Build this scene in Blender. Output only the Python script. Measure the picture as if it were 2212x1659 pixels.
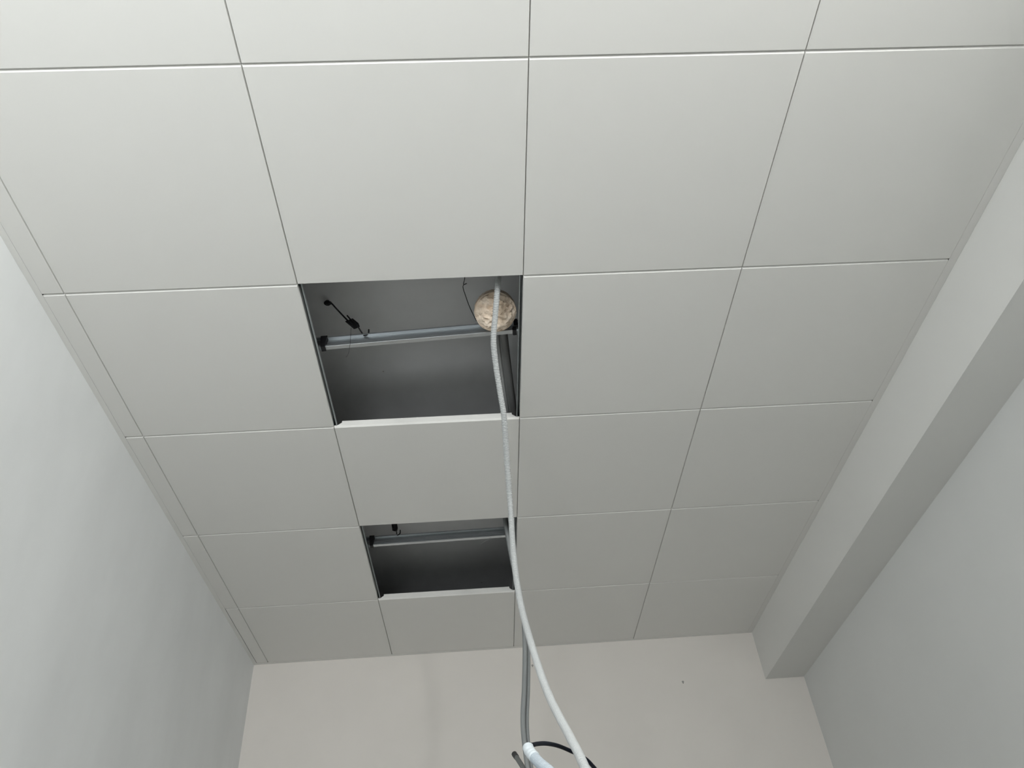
import bpy, bmesh, math, random
from mathutils import Vector, Matrix, noise

random.seed(7)
sc = bpy.context.scene
for o in list(bpy.data.objects):
    bpy.data.objects.remove(o)
COL = sc.collection

# ------------------------------------------------------------------ camera
CEIL = 3.0                                   # underside of the suspended tiles
cam_d = bpy.data.cameras.new('camera')
cam = bpy.data.objects.new('camera', cam_d)
COL.objects.link(cam)
right = Vector((0.99744, -0.00913, -0.07086))
down = Vector((-0.04661, 0.66857, -0.74219))
fwd = Vector((0.05415, 0.74360, 0.66643))
M = Matrix.Identity(4)
for i in range(3):
    M[i][0], M[i][1], M[i][2] = right[i], -down[i], -fwd[i]
M.translation = Vector((1.0425, -0.7676, 1.3876))
cam.matrix_world = M
cam_d.sensor_fit = 'HORIZONTAL'
cam_d.sensor_width = 36.0
cam_d.lens = 36.0 * 1686.33 / 2212.0
cam_d.clip_start = 0.02
sc.camera = cam

# ------------------------------------------------------------------ world, daylight, exposure
w = bpy.data.worlds.new('overcast_sky')
sc.world = w
w.use_nodes = True
w.node_tree.nodes['Background'].inputs[0].default_value = (0.80, 0.90, 1.0, 1)
w.node_tree.nodes['Background'].inputs[1].default_value = 1.0

REAR = -1.9
WIN_A = (-1.84, -1.12, 2.32, 2.95)             # y0, y1, z0, z1 of the window in the right wall
WIN_B = (0.02, 0.74, 1.60, 2.50)               # x0, x1, z0, z1 of the window in the rear wall


def area(name, loc, rot, sx, sy, power, col):
    d = bpy.data.lights.new(name, 'AREA')
    d.shape = 'RECTANGLE'
    d.size, d.size_y = sx, sy
    d.energy = power
    d.color = col
    o = bpy.data.objects.new(name, d)
    o.location = loc
    o.rotation_euler = rot
    COL.objects.link(o)
    return o


# daylight off the bright ground outside comes in slightly upwards
area('daylight_side_window', (2.60 + 0.17, sum(WIN_A[:2]) / 2, sum(WIN_A[2:]) / 2),
     (math.radians(115), 0, math.radians(65)), 0.64, 0.55, 68.0, (1.0, 0.995, 0.975))
area('daylight_rear_window', (sum(WIN_B[:2]) / 2, REAR - 0.17, sum(WIN_B[2:]) / 2),
     (math.radians(115), 0, 0), 0.64, 0.82, 41.0, (0.96, 0.985, 1.0))

vs = sc.view_settings
vs.view_transform = 'Standard'
vs.look = 'None'
vs.gamma = 1.0
vs.use_curve_mapping = False
vs.exposure = 0.0


# ------------------------------------------------------------------ materials
def mat(name, col, rough=0.6, metal=0.0, spec=0.4, var=0.0, scale=4.0, stretch=(1, 1, 1),
        bump=0.0, bscale=60.0, var_col=None):
    m = bpy.data.materials.new(name)
    m.use_nodes = True
    nt = m.node_tree
    b = nt.nodes['Principled BSDF']
    b.inputs['Roughness'].default_value = rough
    b.inputs['Metallic'].default_value = metal
    b.inputs['Specular IOR Level'].default_value = spec
    b.inputs['Base Color'].default_value = (*col, 1)
    tc = nt.nodes.new('ShaderNodeTexCoord')
    mp = nt.nodes.new('ShaderNodeMapping')
    mp.inputs['Scale'].default_value = stretch
    nt.links.new(tc.outputs['Object'], mp.inputs['Vector'])
    if var > 0:
        n = nt.nodes.new('ShaderNodeTexNoise')
        n.inputs['Scale'].default_value = scale
        n.inputs['Detail'].default_value = 4.0
        n.inputs['Roughness'].default_value = 0.55
        nt.links.new(mp.outputs[0], n.inputs['Vector'])
        r = nt.nodes.new('ShaderNodeValToRGB')
        r.color_ramp.elements[0].position = 0.32
        r.color_ramp.elements[1].position = 0.68
        lo = var_col if var_col else tuple(c * (1 - var) for c in col)
        r.color_ramp.elements[0].color = (*lo, 1)
        r.color_ramp.elements[1].color = (*col, 1)
        nt.links.new(n.outputs['Fac'], r.inputs['Fac'])
        nt.links.new(r.outputs[0], b.inputs['Base Color'])
    if bump > 0:
        n2 = nt.nodes.new('ShaderNodeTexNoise')
        n2.inputs['Scale'].default_value = bscale
        n2.inputs['Detail'].default_value = 3.0
        nt.links.new(mp.outputs[0], n2.inputs['Vector'])
        bp = nt.nodes.new('ShaderNodeBump')
        bp.inputs['Strength'].default_value = bump
        bp.inputs['Distance'].default_value = 0.002
        nt.links.new(n2.outputs['Fac'], bp.inputs['Height'])
        nt.links.new(bp.outputs[0], b.inputs['Normal'])
    return m


M_TILE = mat('white_coated_metal', (0.80, 0.795, 0.765), 0.5, spec=0.35, var=0.015, scale=2.0)
M_LEFT = mat('left_wall_paint', (0.78, 0.80, 0.80), 0.55, spec=0.3, var=0.07, scale=2.6,
             stretch=(1, 1.6, 0.7), bump=0.15, bscale=25)
M_BACK = mat('back_wall_plaster', (0.80, 0.765, 0.72), 0.8, spec=0.2, var=0.035, scale=3.0, bump=0.15, bscale=25)
M_RIGHT = mat('right_wall_plaster', (0.75, 0.76, 0.745), 0.8, spec=0.2, var=0.03, scale=2.0, bump=0.1, bscale=25)
M_SOFFIT = mat('soffit_plaster', (0.78, 0.78, 0.755), 0.8, spec=0.2, var=0.02, scale=3.0)
M_FLOOR = mat('floor_screed', (0.42, 0.415, 0.40), 0.7, var=0.15, scale=3.0)
M_SLAB = mat('concrete_slab', (0.78, 0.785, 0.79), 0.9, spec=0.1, var=0.10, scale=4.0, bump=0.3, bscale=40)
M_GALV = mat('galvanised_steel', (0.60, 0.63, 0.65), 0.30, metal=0.9, var=0.12, scale=40, stretch=(0.15, 1, 1))
M_RAIL = mat('galvanised_rail', (0.52, 0.56, 0.57), 0.5, metal=0.5, var=0.08, scale=30, stretch=(1, 0.1, 1))
M_BLACK = mat('black_oxide', (0.012, 0.012, 0.014), 0.5)
M_COND = mat('white_corrugated_pvc', (0.50, 0.515, 0.515), 0.45, spec=0.4, var=0.04, scale=12)
M_COND2 = mat('grey_corrugated_pvc', (0.27, 0.285, 0.285), 0.5, var=0.05, scale=12)
M_COND3 = mat('bluish_white_pvc', (0.42, 0.475, 0.52), 0.4, var=0.03, scale=12)
M_TAPE = mat('white_tape', (0.62, 0.67, 0.70), 0.5, var=0.04, scale=30)
M_CABLE = mat('black_cable_sheath', (0.004, 0.006, 0.013), 0.6, spec=0.1)
M_STUB = mat('grey_cable_sheath', (0.10, 0.105, 0.10), 0.5)
M_STUBE = mat('cable_cut_end', (0.02, 0.02, 0.02), 0.6)
M_PIPE = mat('grey_pvc_pipe', (0.36, 0.365, 0.36), 0.5, var=0.05, scale=10)
M_PAPER = mat('kraft_paper', (0.84, 0.73, 0.61), 0.85, spec=0.15, var=0.25, scale=22, bump=0.5, bscale=60,
              var_col=(0.66, 0.52, 0.39))
M_WIRE = mat('dark_wire', (0.03, 0.03, 0.032), 0.5)
M_RAW = mat('raw_masonry', (0.16, 0.155, 0.15), 0.9, spec=0.1, var=0.2, scale=8)
M_BACKSKIN = mat('tile_back_primer', (0.22, 0.22, 0.22), 0.7, spec=0.2)
M_FRAME = mat('window_frame_white', (0.8, 0.8, 0.8), 0.4)
M_SPECK = mat('plaster_speck', (0.36, 0.35, 0.33), 0.8)

M_GLASS = bpy.data.materials.new('window_glass')
M_GLASS.use_nodes = True
_nt = M_GLASS.node_tree
_nt.nodes.clear()
_o = _nt.nodes.new('ShaderNodeOutputMaterial')
_mx = _nt.nodes.new('ShaderNodeMixShader')
_t = _nt.nodes.new('ShaderNodeBsdfTransparent')
_g = _nt.nodes.new('ShaderNodeBsdfGlossy')
_g.inputs['Roughness'].default_value = 0.02
_mx.inputs[0].default_value = 0.06
_nt.links.new(_t.outputs[0], _mx.inputs[1])
_nt.links.new(_g.outputs[0], _mx.inputs[2])
_nt.links.new(_mx.outputs[0], _o.inputs[0])


# ------------------------------------------------------------------ helpers
def link(name, me, m, parent=None, smooth=False):
    if m is not None and not me.materials:
        me.materials.append(m)
    if smooth:
        me.polygons.foreach_set('use_smooth', [True] * len(me.polygons))
    o = bpy.data.objects.new(name, me)
    COL.objects.link(o)
    if parent:
        o.parent = parent
    return o


def from_bm(name, bm, m, parent=None, smooth=False):
    bmesh.ops.recalc_face_normals(bm, faces=bm.faces[:])
    me = bpy.data.meshes.new(name)
    bm.to_mesh(me)
    bm.free()
    return link(name, me, m, parent, smooth)


def box(bm, x0, x1, y0, y1, z0, z1):
    v = [bm.verts.new((x, y, z)) for z in (z0, z1) for y in (y0, y1) for x in (x0, x1)]
    for f in ((0, 2, 3, 1), (4, 5, 7, 6), (0, 1, 5, 4), (2, 6, 7, 3), (0, 4, 6, 2), (1, 3, 7, 5)):
        bm.faces.new([v[i] for i in f])


def tag(o, label, cat, group=None, kind=None):
    o['label'] = label
    o['category'] = cat
    if group:
        o['group'] = group
    if kind:
        o['kind'] = kind
    return o


def part(o, label):
    o['label'] = label
    return o


def empty(name, loc, label, cat, group=None, kind=None):
    o = bpy.data.objects.new(name, None)
    o.location = loc
    o.empty_display_size = 0.05
    COL.objects.link(o)
    return tag(o, label, cat, group, kind)


def spline(pts, step):
    """Catmull-Rom through pts, resampled at an even step."""
    P = [Vector(p) for p in pts]
    P = [P[0] * 2 - P[1]] + P + [P[-1] * 2 - P[-2]]
    dense = []
    for i in range(1, len(P) - 2):
        a, b, c, d = P[i - 1:i + 3]
        n = 40
        for k in range(n):
            t = k / n
            dense.append(0.5 * (2 * b + (c - a) * t + (2 * a - 5 * b + 4 * c - d) * t * t
                                + (3 * b - a - 3 * c + d) * t ** 3))
    dense.append(P[-2].copy())
    out = [dense[0].copy()]
    acc = 0.0
    for i in range(1, len(dense)):
        seg = (dense[i] - dense[i - 1]).length
        if seg < 1e-9:
            continue
        pos = step - acc
        while pos <= seg:
            out.append(dense[i - 1].lerp(dense[i], pos / seg))
            pos += step
        acc = seg - (pos - step)
    return out


def tube_mesh(name, path, rad, sides=12, cap=True, origin=Vector((0, 0, 0))):
    """rad: function(index) -> radius, or a number."""
    rf = rad if callable(rad) else (lambda i: rad)
    n = len(path)
    tan = [(path[min(i + 1, n - 1)] - path[max(i - 1, 0)]).normalized() for i in range(n)]
    ref = Vector((1, 0, 0)) if abs(tan[0].x) < 0.8 else Vector((0, 0, 1))
    u = (ref - tan[0] * ref.dot(tan[0])).normalized()
    vs_, fs = [], []
    for i in range(n):
        u = (u - tan[i] * u.dot(tan[i])).normalized()
        v = tan[i].cross(u)
        r = rf(i)
        for k in range(sides):
            a = 2 * math.pi * k / sides
            vs_.append(path[i] - origin + (u * math.cos(a) + v * math.sin(a)) * r)
    for i in range(n - 1):
        for k in range(sides):
            a, b = i * sides + k, i * sides + (k + 1) % sides
            fs.append((a, b, b + sides, a + sides))
    if cap:
        fs.append(tuple(range(sides))[::-1])
        fs.append(tuple((n - 1) * sides + k for k in range(sides)))
    me = bpy.data.meshes.new(name)
    me.from_pydata([tuple(p) for p in vs_], [], fs)
    me.update()
    return me


def tube(name, pts, r, m, parent=None, sides=10, step=0.01, origin=Vector((0, 0, 0))):
    path = spline(pts, step)
    return link(name, tube_mesh(name, path, r, sides, origin=origin), m, parent, smooth=True)


def corrugated(name, pts, r, m, parent=None, pitch=0.0046, depth=0.0013, sides=14):
    """Ribbed flexible conduit: two rings high, two rings low for every rib."""
    path = spline(pts, pitch / 4)
    return link(name, tube_mesh(name, path, lambda i: r if i % 4 < 2 else r - depth, sides), m, parent, smooth=False)


# ------------------------------------------------------------------ room shell
XL, XR, YB, SLAB = -0.073, 2.60, 2.998, 3.262
T = 0.15


def shell(name, boxes, m, label, cat):
    bm = bmesh.new()
    for b in boxes:
        if name.startswith('wall') and b[5] > CEIL:          # plaster stops above the suspended ceiling
            box(bm, *b[:5], CEIL + 0.03)
            box(bm, *b[:4], CEIL + 0.03, b[5])
        else:
            box(bm, *b)
    o = from_bm(name, bm, m)
    if name.startswith('wall'):
        o.data.materials.append(M_RAW)
        for f in o.data.polygons:
            if f.center.z > CEIL + 0.031:
                f.material_index = 1
    return tag(o, label, cat, kind='structure')


shell('floor', [(XL - T, XR + T, REAR - T, YB + T, -0.1, 0)], M_FLOOR, 'grey screed floor below the camera', 'floor')
shell('wall_left', [(XL - T, XL, REAR, YB, 0, SLAB)], M_LEFT, 'cool white painted wall with faint smears on the left', 'wall')
wb = shell('wall_back', [(XL - T, XR + T, YB, YB + T, 0, SLAB)], M_BACK, 'warm white plastered wall at the far end behind the cables', 'wall')
a0, a1, a2, a3 = WIN_A
shell('wall_right', [(XR, XR + T, REAR, a0, 0, SLAB), (XR, XR + T, a1, YB, 0, SLAB),
                     (XR, XR + T, a0, a1, 0, a2), (XR, XR + T, a0, a1, a3, SLAB)],
      M_RIGHT, 'grey white plastered wall below the soffit on the right', 'wall')
b0, b1, b2, b3 = WIN_B
shell('wall_rear', [(XL - T, b0, REAR - T, REAR, 0, SLAB), (b1, XR + T, REAR - T, REAR, 0, SLAB),
                    (b0, b1, REAR - T, REAR, 0, b2), (b0, b1, REAR - T, REAR, b3, SLAB)],
      M_RIGHT, 'white wall behind the viewer', 'wall')
shell('ceiling_slab', [(XL - T, XR + T, REAR - T, YB + T, SLAB, SLAB + 0.15)], M_SLAB,
      'dark grey concrete slab seen through the two openings', 'slab')
# boxed-in beam along the right wall
shell('soffit', [(2.4085, XR, -1.12, YB, CEIL - 0.237, SLAB), (2.4085, XR, REAR, -1.12, CEIL, SLAB)], M_SOFFIT,
      'boxed white plaster soffit between the tiled ceiling and the right wall', 'soffit')
# specks on the far wall
bm = bmesh.new()
for (sx, sz, sr) in ((1.285, 2.905, 0.0045), (2.005, 2.775, 0.005)):
    c = Vector((sx, YB - 0.0005, sz))
    ring = [bm.verts.new(c + Vector((math.cos(a) * sr * (1 + 0.4 * math.sin(3 * a)), 0, math.sin(a) * sr * 1.5)))
            for a in [k * math.pi / 5 for k in range(10)]]
    top = bm.verts.new(c + Vector((0, -0.001, 0)))
    for k in range(10):
        bm.faces.new((ring[k], ring[(k + 1) % 10], top))
from_bm('plaster_speck', bm, M_SPECK, wb)

# windows beside and behind the camera
def window(name, loc, rz, wid, hgt, label):
    win = empty(name, loc, label, 'window', kind='structure')
    win.rotation_euler = (0, 0, rz)
    hw, fr = wid / 2, 0.035
    bm = bmesh.new()
    for b in ((-hw, -hw + fr, -.025, .025, 0, hgt), (hw - fr, hw, -.025, .025, 0, hgt),
              (-hw + fr, hw - fr, -.025, .025, 0, fr), (-hw + fr, hw - fr, -.025, .025, hgt - fr, hgt)):
        box(bm, *b)
    from_bm('window_frame', bm, M_FRAME, win)
    bm = bmesh.new()
    box(bm, -hw + fr, hw - fr, -.003, .003, fr, hgt - fr)
    from_bm('pane', bm, M_GLASS, win)


window('window_1', (XR + 0.025, (a0 + a1) / 2, a2), math.radians(90), a1 - a0, a3 - a2, 'small white framed window in the right wall beside the viewer')
window('window_2', ((b0 + b1) / 2, REAR - 0.025, b2), 0, b1 - b0, b3 - b2, 'white framed window in the wall behind the viewer')

# ------------------------------------------------------------------ suspended ceiling
ceil = empty('ceiling', (0, 0, CEIL), 'suspended ceiling of white square metal tiles with two tiles missing', 'ceiling', kind='structure')
PITCH, BEV, BEVX, BH, GAP, FH, TH = 0.6, 0.0042, 0.0018, 0.0050, 0.0003, 0.025, 0.0009


def tile_mesh(name, sx, sy, bl=BEVX, br=BEVX, be=BEV, x_off=0.0, end_gap=0.0):
    """Folded metal pan: flat face, bevelled rim, upturned flanges with clipped corners."""
    bm = bmesh.new()
    x0, x1, y0, y1 = GAP + x_off, sx - GAP, GAP, sy - GAP - end_gap
    a = [bm.verts.new(p) for p in ((x0 + bl, y0 + BEV, 0), (x1 - br, y0 + BEV, 0), (x1 - br, y1 - be, 0), (x0 + bl, y1 - be, 0))]
    b = [bm.verts.new(p) for p in ((x0, y0, BH), (x1, y0, BH), (x1, y1, BH), (x0, y1, BH))]
    # inner skin
    c = [bm.verts.new(p) for p in ((x0 + TH, y0 + TH, BH), (x1 - TH, y0 + TH, BH), (x1 - TH, y1 - TH, BH), (x0 + TH, y1 - TH, BH))]
    d = [bm.verts.new(p) for p in ((x0 + max(bl, .001), y0 + BEV, TH), (x1 - max(br, .001), y0 + BEV, TH), (x1 - max(br, .001), y1 - max(be, .001), TH), (x0 + max(bl, .001), y1 - max(be, .001), TH))]
    bm.faces.new(a[::-1])
    bm.faces.new(d).material_index = 1
    for i in range(4):
        j = (i + 1) % 4
        bm.faces.new((a[i], a[j], b[j], b[i]))
        bm.faces.new((c[i], c[j], d[j], d[i]))
        bm.faces.new((b[i], b[j], c[j], c[i]))
    # flanges
    def flange(p, q, inw):
        t = (q - p).normalized()
        L = (q - p).length
        n0, n1 = min(0.011, L * .2), min(0.024, L * .35)
        prof = [(0, BH), (L, BH), (L, 0.0082), (L - n0, 0.0082), (L - n1, FH - .007), (L - n1, FH), (n1, FH), (n1, FH - .007), (n0, 0.0082), (0, 0.0082)]
        f = [bm.verts.new(p + t * s + Vector((0, 0, z))) for s, z in prof]
        g = [bm.verts.new(p + t * s + inw * TH + Vector((0, 0, z))) for s, z in prof]
        bm.faces.new(f)
        bm.faces.new(g[::-1]).material_index = 1
        for i in range(len(prof)):
            j = (i + 1) % len(prof)
            bm.faces.new((f[j], f[i], g[i], g[j]))
    P = [Vector(v) for v in ((x0, y0, 0), (x1, y0, 0), (x1, y1, 0), (x0, y1, 0))]
    flange(P[0], P[1], Vector((0, 1, 0)))
    flange(P[1], P[2], Vector((-1, 0, 0)))
    flange(P[2], P[3], Vector((0, -1, 0)))
    flange(P[3], P[0], Vector((1, 0, 0)))
    bmesh.ops.recalc_face_normals(bm, faces=bm.faces[:])
    me = bpy.data.meshes.new(name)
    bm.to_mesh(me)
    bm.free()
    me.materials.append(M_TILE)
    me.materials.append(M_BACKSKIN)
    return me


SHARP = 0.0003
EDGE_L, EDGE_R, EDGE_B = -0.056, 2.384, 2.978          # inner edges of the perimeter angle
SW, RW, LB, LC = -EDGE_L, EDGE_R - 1.8, EDGE_B - 2.4, -1.2 - REAR - 0.004
MESH = {}


def tile_for(colm, row):
    kind = ('s' if colm == -1 else 'r' if colm == 3 else 'm', 'c' if row == -3 else 'e' if row == 4 else 'm')
    if kind not in MESH:
        sx = {'s': SW, 'r': RW, 'm': PITCH}[kind[0]]
        sy = {'c': LC, 'e': LB, 'm': PITCH}[kind[1]]
        last = kind[1] == 'e'
        MESH[kind] = tile_mesh('edge_tile' if kind[0] == 's' else 'ceiling_tile', sx, sy,
                               bl=SHARP if kind[0] == 's' else BEVX, br=SHARP if kind[0] == 'r' else BEVX, be=SHARP if last else BEV,
                               x_off=0.0014 if (last and kind[0] == 's') else 0.0, end_gap=0.0012 if last and kind[0] != 'r' else 0.0)
    return MESH[kind]


MISSING = {(1, 1), (1, 3)}
for row in range(-3, 5):
    for colm in range(-1, 4):
        if (colm, row) in MISSING:
            continue
        o = bpy.data.objects.new('edge_tile' if colm == -1 else 'ceiling_tile', tile_for(colm, row))
        COL.objects.link(o)
        o.parent = ceil
        o.location = (EDGE_L if colm == -1 else colm * PITCH, row * PITCH if row > -3 else REAR + 0.002, 0.0)
        if 0 <= colm < 3:                                # faces are never perfectly coplanar
            o.rotation_euler = (math.radians(0.012 * random.uniform(-1, 1)), math.radians(0.02 * random.uniform(-1, 1)), 0)

# perimeter angle: a thin leaf under the tile edges with an upstand against the wall
def angle(x0, x1, y0, y1, side):
    bm = bmesh.new()
    box(bm, x0, x1, y0, y1, -0.0003, 0.0007)
    if side == 'l':
        box(bm, x0, x0 + .001, y0, y1, 0.0007, 0.024)
    elif side == 'r':
        box(bm, x1 - .001, x1, y0, y1, 0.0007, 0.024)
    else:
        box(bm, x0, x1, y1 - .001, y1, 0.0007, 0.024)
    return part(from_bm('wall_angle', bm, M_TILE, ceil), 'thin white edge angle against the wall')


angle(XL + .0002, EDGE_L, REAR, YB - .0002, 'l')
angle(EDGE_R, 2.408, REAR, YB - .0002, 'r')
angle(EDGE_L, EDGE_R, EDGE_B, YB - .0002, 'b')

# spring carrier rails: folded inverted V along every second-direction joint
def rail_mesh(L):
    bm = bmesh.new()
    prof = [(-0.0085, 0.0055), (-0.0095, 0.012), (-0.0035, 0.040), (0.0035, 0.040), (0.0095, 0.012), (0.0085, 0.0055),
            (0.0076, 0.0058), (0.0086, 0.012), (0.0028, 0.0392), (-0.0028, 0.0392), (-0.0086, 0.012), (-0.0076, 0.0058)]
    A = [bm.verts.new((x, 0, z)) for x, z in prof]
    B = [bm.verts.new((x, L, z)) for x, z in prof]
    n = len(prof)
    for i in range(n):
        j = (i + 1) % n
        bm.faces.new((A[i], A[j], B[j], B[i]))
    for i in range(5):
        j = n - 1 - i
        bm.faces.new((A[i], A[i + 1], A[j - 1], A[j]))
        bm.faces.new((B[j], B[j - 1], B[i + 1], B[i]))
    bmesh.ops.recalc_face_normals(bm, faces=bm.faces[:])
    me = bpy.data.meshes.new('carrier_rail')
    bm.to_mesh(me)
    bm.free()
    me.materials.append(M_RAIL)
    return me


RAIL = rail_mesh(YB - REAR - 0.004)
for k in range(4):
    o = bpy.data.objects.new('carrier_rail', RAIL)
    COL.objects.link(o)
    o.parent = ceil
    o.location = (k * PITCH, REAR + 0.002, 0)

# ------------------------------------------------------------------ cross channels above the openings
CH = 0.042
def channel_mesh(L):
    """C channel standing on edge, open towards -y, origin at lower back corner."""
    t = 0.001
    prof = [(0, 0), (-0.0135, 0), (-0.0145, 0.001), (-0.0145, 0.0045), (-0.0135, 0.0045), (-0.0135, 0.0015), (-t, 0.0015),
            (-t, 0.0105), (-0.0085, 0.0105), (-0.0085, 0.0125), (-t, 0.0125), (-t, 0.020), (-0.0025, 0.021), (-0.0025, 0.030), (-t, 0.031),
            (-t, CH - 0.0015), (-0.0125, CH - 0.0015), (-0.0125, CH - 0.0045), (-0.0135, CH - 0.0045), (-0.0135, CH), (0, CH)]
    bm = bmesh.new()
    A = [bm.verts.new((0, y, z)) for y, z in prof]
    B = [bm.verts.new((L, y, z)) for y, z in prof]
    n = len(prof)
    for i in range(n):
        j = (i + 1) % n
        bm.faces.new((A[i], A[j], B[j], B[i]))
    bm.faces.new(A)
    bm.faces.new(B[::-1])
    bmesh.ops.triangulate(bm, faces=[f for f in bm.faces if len(f.verts) > 4])
    bmesh.ops.recalc_face_normals(bm, faces=bm.faces[:])
    me = bpy.data.meshes.new('channel_body')
    bm.to_mesh(me)
    bm.free()
    me.materials.append(M_GALV)
    return me


CHAN = channel_mesh(2.34)


def clip(parent, x, w_top, w_bot, z0, z1, y0=-0.017, y1=0.003):
    """Black wedge-shaped clip that holds the channel on the rail."""
    bm = bmesh.new()
    V = []
    for y in (y0, y1):
        V.append([bm.verts.new(p) for p in ((x - w_bot / 2, y, z0), (x + w_bot / 2, y, z0),
                                            (x + w_bot / 2, y, z0 + (z1 - z0) * .35), (x + w_top / 2, y, z1), (x - w_top / 2, y, z1),
                                            (x - w_bot / 2 - .002, y, z0 + (z1 - z0) * .35))])
    n = 6
    bm.faces.new(V[0]); bm.faces.new(V[1][::-1])
    for i in range(n):
        bm.faces.new((V[0][i], V[1][i], V[1][(i + 1) % n], V[0][(i + 1) % n]))
    return part(from_bm('rail_clip', bm, M_BLACK, parent), 'black clip holding the channel on the rail')


def channel(yl, yr, z, label):
    """yl / yr: y of the channel's back at x = 0.61 and x = 1.19."""
    ang = math.atan2(yr - yl, 0.58)
    x0 = 0.03
    c = empty('steel_channel', (x0, yl + math.tan(ang) * (x0 - 0.61), z), label, 'channel', 'galvanised channels above the tiles')
    c.rotation_euler = (0, 0, ang)
    o = bpy.data.objects.new('channel_body', CHAN)
    COL.objects.link(o)
    o.parent = c
    clip(c, 0.6175 - x0, 0.020, 0.013, -0.003, CH + 0.001)
    clip(c, 1.186 - x0, 0.011, 0.011, -0.004, 0.012)
    clip(c, 1.192 - x0, 0.010, 0.010, CH - 0.008, CH + 0.003)
    return c


ch1 = channel(0.892, 0.857, CEIL + 0.045, 'galvanised steel channel crossing the larger nearer ceiling opening')
ch2 = channel(2.030, 2.013, CEIL + 0.045, 'galvanised steel channel crossing the smaller farther ceiling opening')

# ------------------------------------------------------------------ hangers
def hanger(attach, clipc, eye, label):
    """Rod with an eye at the slab, spring clip, lower hook rod to the channel."""
    A, K, E = Vector(attach), Vector(clipc), Vector(eye)
    h = empty('ceiling_hanger', A, label, 'hanger', 'hangers between slab and channels')
    d = (E - K).normalized()
    side = Vector((0.5, -0.75, -0.65)).cross(d).normalized()     # in the plane that faces the room
    nrm = side.cross(d).normalized()
    O = A
    # upper rod: from the eye, a bend, then into the clip
    up = K + side * 0.007
    tube('upper_rod', [E, E + Vector((0.012, -0.004, -0.02)), E.lerp(up, 0.25), E.lerp(up, 0.7), up - d * 0.012], 0.0026, M_BLACK, h, 8, 0.006, O)
    # eye: a torus screwed to the slab
    bm = bmesh.new()
    n, mseg, R_, r_ = 20, 8, 0.0075, 0.0028
    ring = []
    for i in range(n):
        a = 2 * math.pi * i / n
        cdir = Vector((math.cos(a), math.sin(a) * 0.8, math.sin(a) * 0.6))
        ring.append([bm.verts.new(E - O + Vector((-0.004, 0, -0.008)) + cdir * (R_ + r_ * math.cos(b)) + cdir.cross(Vector((-math.sin(a), math.cos(a) * .8, math.cos(a) * .6))).normalized() * r_ * math.sin(b))
                     for b in [2 * math.pi * k / mseg for k in range(mseg)]])
    for i in range(n):
        for k in range(mseg):
            bm.faces.new((ring[i][k], ring[(i + 1) % n][k], ring[(i + 1) % n][(k + 1) % mseg], ring[i][(k + 1) % mseg]))
    ey = from_bm('eye', bm, M_BLACK, h, True)
    bm = bmesh.new()
    bmesh.ops.create_cone(bm, segments=14, radius1=0.011, radius2=0.007, depth=0.008, cap_ends=True,
                          matrix=Matrix.Translation(E - O + Vector((-0.008, 0, -0.002))))
    from_bm('anchor_plate', bm, M_BLACK, h)
    # spring clip: bent plate with two tongues and a slot
    bm = bmesh.new()
    w2, L2 = 0.0125, 0.025
    outline = [(-w2, L2), (w2, L2), (w2, -L2 * .55), (w2 - .002, -L2), (w2 - .009, -L2 * 1.05), (w2 - .0105, -L2 * .35),
               (-w2 + .011, -L2 * .35), (-w2 + .010, -L2 * 1.05), (-w2 + .003, -L2), (-w2, -L2 * .5)]
    f0 = [bm.verts.new(K - O + side * a + d * b - nrm * 0.002 + nrm * (0.003 if abs(b) > L2 * .9 else 0)) for a, b in outline]
    f1 = [bm.verts.new(v.co + nrm * 0.0025) for v in f0]
    bm.faces.new(f0); bm.faces.new(f1[::-1])
    for i in range(len(outline)):
        j = (i + 1) % len(outline)
        bm.faces.new((f0[i], f1[i], f1[j], f0[j]))
    bmesh.ops.triangulate(bm, faces=[f for f in bm.faces if len(f.verts) > 4])
    from_bm('spring_clip', bm, M_BLACK, h)
    # lower rod: sticks out above the clip and hooks into the channel
    lo = K - side * 0.004
    tube('lower_rod', [lo + d * 0.047 - side * .002, lo + d * 0.02, lo - d * 0.018, A.lerp(lo, 0.3), A, A + Vector((0.012, -0.004, 0.004)), A + Vector((0.013, -0.006, 0.02))],
         0.0023, M_BLACK, h, 8, 0.004, O)
    return h


h1 = hanger((0.7347, 0.8785, CEIL + 0.085), (0.6995, 0.866, CEIL + 0.128), (0.6182, 0.8851, SLAB - 0.012),
            'black rod hanger with spring clip above the nearer opening')
h2 = hanger((0.7185, 2.016, CEIL + 0.085), (0.700, 2.075, CEIL + 0.168), (0.690, 2.076, SLAB - 0.012),
            'black rod hanger half hidden at the top of the farther opening')


def thin_wire(name, pts, r, m, label, cat):
    o = Vector(pts[0])
    e = tube(name, pts, r, m, None, 6, 0.006, o)
    e.location = o
    return tag(e, label, cat)


thin_wire('loose_wire', [(0.6992, 0.850, 3.0906), (0.6982, 0.858, 3.06), (0.697, 0.866, 3.035), (0.6926, 0.8739, 3.0057), (0.687, 0.8731, 2.9921)], 0.0006, M_WIRE,
          'thin loose wire dangling under the left end of the nearer channel', 'wire')
thin_wire('tie_wire', [(1.0449, 0.7982, SLAB), (1.0411, 0.8156, 3.245), (1.0376, 0.8236, 3.235), (1.0492, 0.8161, 3.232), (1.036, 0.8206, 3.225), (1.0431, 0.8227, 3.18),
                       (1.0528, 0.8286, 3.14), (1.0651, 0.832, 3.1), (1.0741, 0.848, 3.0895)],
          0.0012, M_WIRE, 'dark twisted tie wire from slab to channel left of the paper ball', 'wire')
thin_wire('steel_offcut', [(1.0562, 2.06, 3.046), (1.0758, 2.035, 3.044), (1.1026, 2.012, 3.0435)], 0.0007, M_GALV,
          'short pale wire strand hanging from the farther channel', 'wire')
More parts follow.
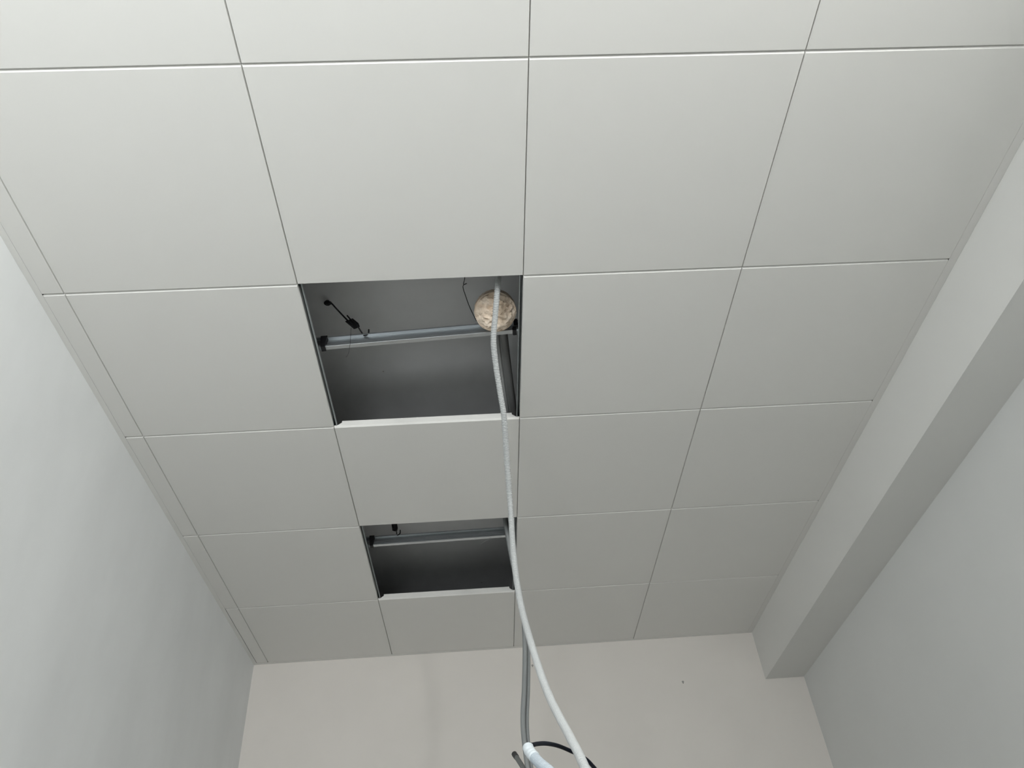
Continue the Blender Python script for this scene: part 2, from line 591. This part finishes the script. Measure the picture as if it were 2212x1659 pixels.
bm = bmesh.new()
for (sx, sy, sr) in ((0.7451, 1.2265, 0.003), (1.0552, 2.7926, 0.005)):
    bmesh.ops.create_icosphere(bm, subdivisions=1, radius=sr, matrix=Matrix.Translation((sx, sy, SLAB)))
from_bm('slab_speck', bm, M_SPECK, bpy.data.objects['ceiling_slab'])

# ------------------------------------------------------------------ grey pipe with a paper-wrapped end
BALL = Vector((1.127, 0.778, 3.062))
pp = empty('wrapped_pipe', BALL, 'pipe end wrapped in crumpled beige paper inside the nearer opening', 'pipe')
tube('pipe', [BALL + Vector((0.0, 0.01, 0.035)), (1.138, 0.86, 3.135), (1.1502, 0.9218, 3.1551), (1.159, 1.0228, 3.145), (1.1725, 1.1664, 3.135), (1.1858, 1.3049, 3.13), (1.205, 1.5, 3.13), (1.23, 1.8, 3.13)], 0.016, M_PIPE, pp, 16, 0.02, BALL)
bm = bmesh.new()
bmesh.ops.create_icosphere(bm, subdivisions=5, radius=0.0605)
ax = (Vector((1.0425, -0.7676, 1.3876)) - BALL).normalized()
ax = (ax + Vector((0, 0.15, -0.35))).normalized()          # open end looks down into the room
for v in bm.verts:
    p = v.co.copy()
    n = p.normalized()
    h = n.dot(ax)
    rad = (n - ax * h).length
    # crumpled folds
    q = n * 2.1
    fold = abs(noise.noise(q * 1.7 + Vector((3, 1, 5)))) * 0.016 + abs(noise.noise(q * 4.0 + Vector((9, 2, 1)))) * 0.004
    k = 1.0
    r = 0.0605
    front = max(0.0, h)
    d_ = -fold * (0.35 + 0.65 * min(1.0, front * 1.6)) + 0.002
    # a rim where the paper is pressed over the pipe collar
    rim = math.exp(-((rad - 0.86) / 0.05) ** 2) if h > 0 else 0
    d_ -= 0.0035 * rim
    v.co = n * (r + d_)
    v.co -= ax * max(0.0, n.dot(ax)) ** 2 * 0.014           # flattened face
ball = from_bm('paper_wrap', bm, M_PAPER, pp, False)
part(ball, 'crumpled beige paper wrap')
bm = bmesh.new()
# masking band round the wrap
path = []
e1 = ax.orthogonal().normalized()
e2 = ax.cross(e1)
ringpts = [(e1 * math.cos(a) + e2 * math.sin(a)) * (0.0595 + 0.0006 * math.sin(5 * a)) + ax * 0.010 for a in [2 * math.pi * k / 48 for k in range(48)]]
A = [bm.verts.new(p * 1.0 + ax * 0.006) for p in ringpts]
B = [bm.verts.new(p * 1.02 - ax * 0.008) for p in ringpts]
A2 = [bm.verts.new(p * 0.97 + ax * 0.006) for p in ringpts]
B2 = [bm.verts.new(p * 0.97 - ax * 0.008) for p in ringpts]
for i in range(48):
    j = (i + 1) % 48
    bm.faces.new((A[i], A[j], B[j], B[i]))
    bm.faces.new((A2[j], A2[i], B2[i], B2[j]))
    bm.faces.new((A[j], A[i], A2[i], A2[j]))
    bm.faces.new((B[i], B[j], B2[j], B2[i]))
part(from_bm('tape_band', bm, M_PAPER, pp, True), 'beige band round the paper')

tag(tube('grey_cable', [(1.128, 0.90, SLAB), (1.134, 0.905, 3.20), (1.137, 0.955, 3.135), (1.146, 1.06, 3.110), (1.156, 1.16, 3.095), (1.166, 1.25, 3.085), (1.177, 1.38, 3.083), (1.188, 1.62, 3.09)], 0.0052, M_PIPE, None, 12, 0.02),
    'thin grey cable running beside the pipe above the nearer opening', 'cable')

# ------------------------------------------------------------------ conduits hanging into the room
main = [(1.152, 0.705, SLAB + 0.002), (1.1448, 0.680, 3.1723), (1.1385, 0.6598, 3.0883), (1.1326, 0.6629, 3.0329), (1.1267, 0.6929, 2.9998), (1.1228, 0.7178, 2.9798), (1.1147, 0.7723, 2.9347), (1.119, 0.834, 2.895),
        (1.128, 0.894, 2.843), (1.136, 0.95, 2.795), (1.14, 1.066, 2.725), (1.144, 1.155, 2.625), (1.142, 1.156, 2.474), (1.147, 1.111, 2.314),
        (1.162, 1.026, 2.153), (1.178, 0.897, 1.995), (1.197, 0.747, 1.861), (1.207, 0.656, 1.782), (1.23, 0.50, 1.60), (1.25, 0.42, 1.30), (1.26, 0.40, 0.8), (1.27, 0.42, 0.3), (1.33, 0.5, 0.02), (1.55, 0.7, 0.012)]
tag(corrugated('corrugated_conduit', main, 0.0086, M_COND), 'long white corrugated conduit hanging from the nearer opening across the view', 'conduit')

gp1 = [(1.150, 1.915, SLAB), (1.158, 1.925, 3.10), (1.162, 1.932, 3.04), (1.174, 1.965, 2.93), (1.193, 2.0, 2.80), (1.2025, 2.0, 2.70), (1.2005, 2.0, 2.587), (1.186, 2.0, 2.435), (1.171, 2.0, 2.309), (1.173, 2.0, 2.19), (1.19, 2.0, 1.9), (1.2, 2.0, 1.4)]
gp2 = [(1.158, 1.940, SLAB), (1.165, 1.950, 3.10), (1.168, 1.957, 3.04), (1.180, 1.99, 2.93), (1.197, 2.025, 2.80), (1.2085, 2.024, 2.70), (1.2135, 2.022, 2.587), (1.2005, 2.020, 2.435), (1.1855, 2.019, 2.309), (1.187, 2.018, 2.19), (1.205, 2.018, 1.9), (1.215, 2.018, 1.4)]
tag(tube('grey_conduit', gp1, 0.0085, M_COND2, None, 14, 0.02), 'grey conduit hanging behind the white one, left of the close pair', 'conduit', 'grey conduits hanging from the farther opening')
tag(tube('grey_conduit', gp2, 0.0065, M_COND2, None, 14, 0.02), 'thinner grey conduit hanging behind the white one, right of the close pair', 'conduit', 'grey conduits hanging from the farther opening')

# near conduit with a taped end and the black cable that comes out of it
wc = empty('taped_conduit', (1.1095, 0.568, 1.793), 'pale blue white conduit end with white tape at the bottom edge', 'conduit')
O = Vector((1.1095, 0.568, 1.793))
near = [(1.1108, 0.5645, 1.7864), (1.115, 0.5560, 1.7763), (1.1236, 0.5351, 1.7581), (1.1377, 0.5021, 1.7338), (1.1623, 0.4358, 1.6858), (1.18, 0.39, 1.55), (1.19, 0.37, 1.2)]
pth = [p - O for p in spline(near, 0.0046 / 4)]
link('conduit_body', tube_mesh('conduit_body', pth, lambda i: 0.0086 if i % 4 < 2 else 0.0069, 14), M_COND3, wc)
pt = spline([(1.1088, 0.5710, 1.7960), (1.1108, 0.5645, 1.7864), (1.115, 0.5560, 1.7763), (1.1180, 0.5495, 1.771)], 0.002)
part(link('tape_wrap', tube_mesh('tape_wrap', pt, lambda i: 0.0060 if i == 0 else (0.0080 if i < 2 else 0.0090 + 0.0004 * math.sin(i * 1.3)), 14, origin=O), M_TAPE, wc, True),
     'white tape wrapped round the conduit end')
tag(tube('black_cable', [(1.1095, 0.568, 1.792), (1.1130, 0.5765, 1.7990), (1.1175, 0.585, 1.8005), (1.1278, 0.6205, 1.8126), (1.148, 0.6829, 1.8313), (1.1737, 0.7486, 1.846), (1.2016, 0.8075, 1.853), (1.2269, 0.8262, 1.8451),
                         (1.2369, 0.7928, 1.8215), (1.2396, 0.7413, 1.7887), (1.245, 0.66, 1.70), (1.26, 0.55, 1.4)], 0.0037, M_CABLE, None, 12, 0.006),
    'black cable looping from the taped conduit end behind the white conduit', 'cable')
st = empty('cable_stub', (1.089, 0.612, 1.795), 'short grey cable end poking up left of the taped conduit', 'cable')
O = Vector((1.089, 0.612, 1.795))
tube('cable_body', [(1.0905, 0.608, 1.791), (1.095, 0.598, 1.78), (1.102, 0.577, 1.758), (1.113, 0.53, 1.701), (1.12, 0.5, 1.5)], 0.0040, M_STUB, st, 12, 0.006, O)
part(tube('cut_end', [(1.0878, 0.6145, 1.798), (1.089, 0.612, 1.795), (1.0915, 0.606, 1.789)], 0.0046, M_STUBE, st, 12, 0.002, O), 'dark cut end')
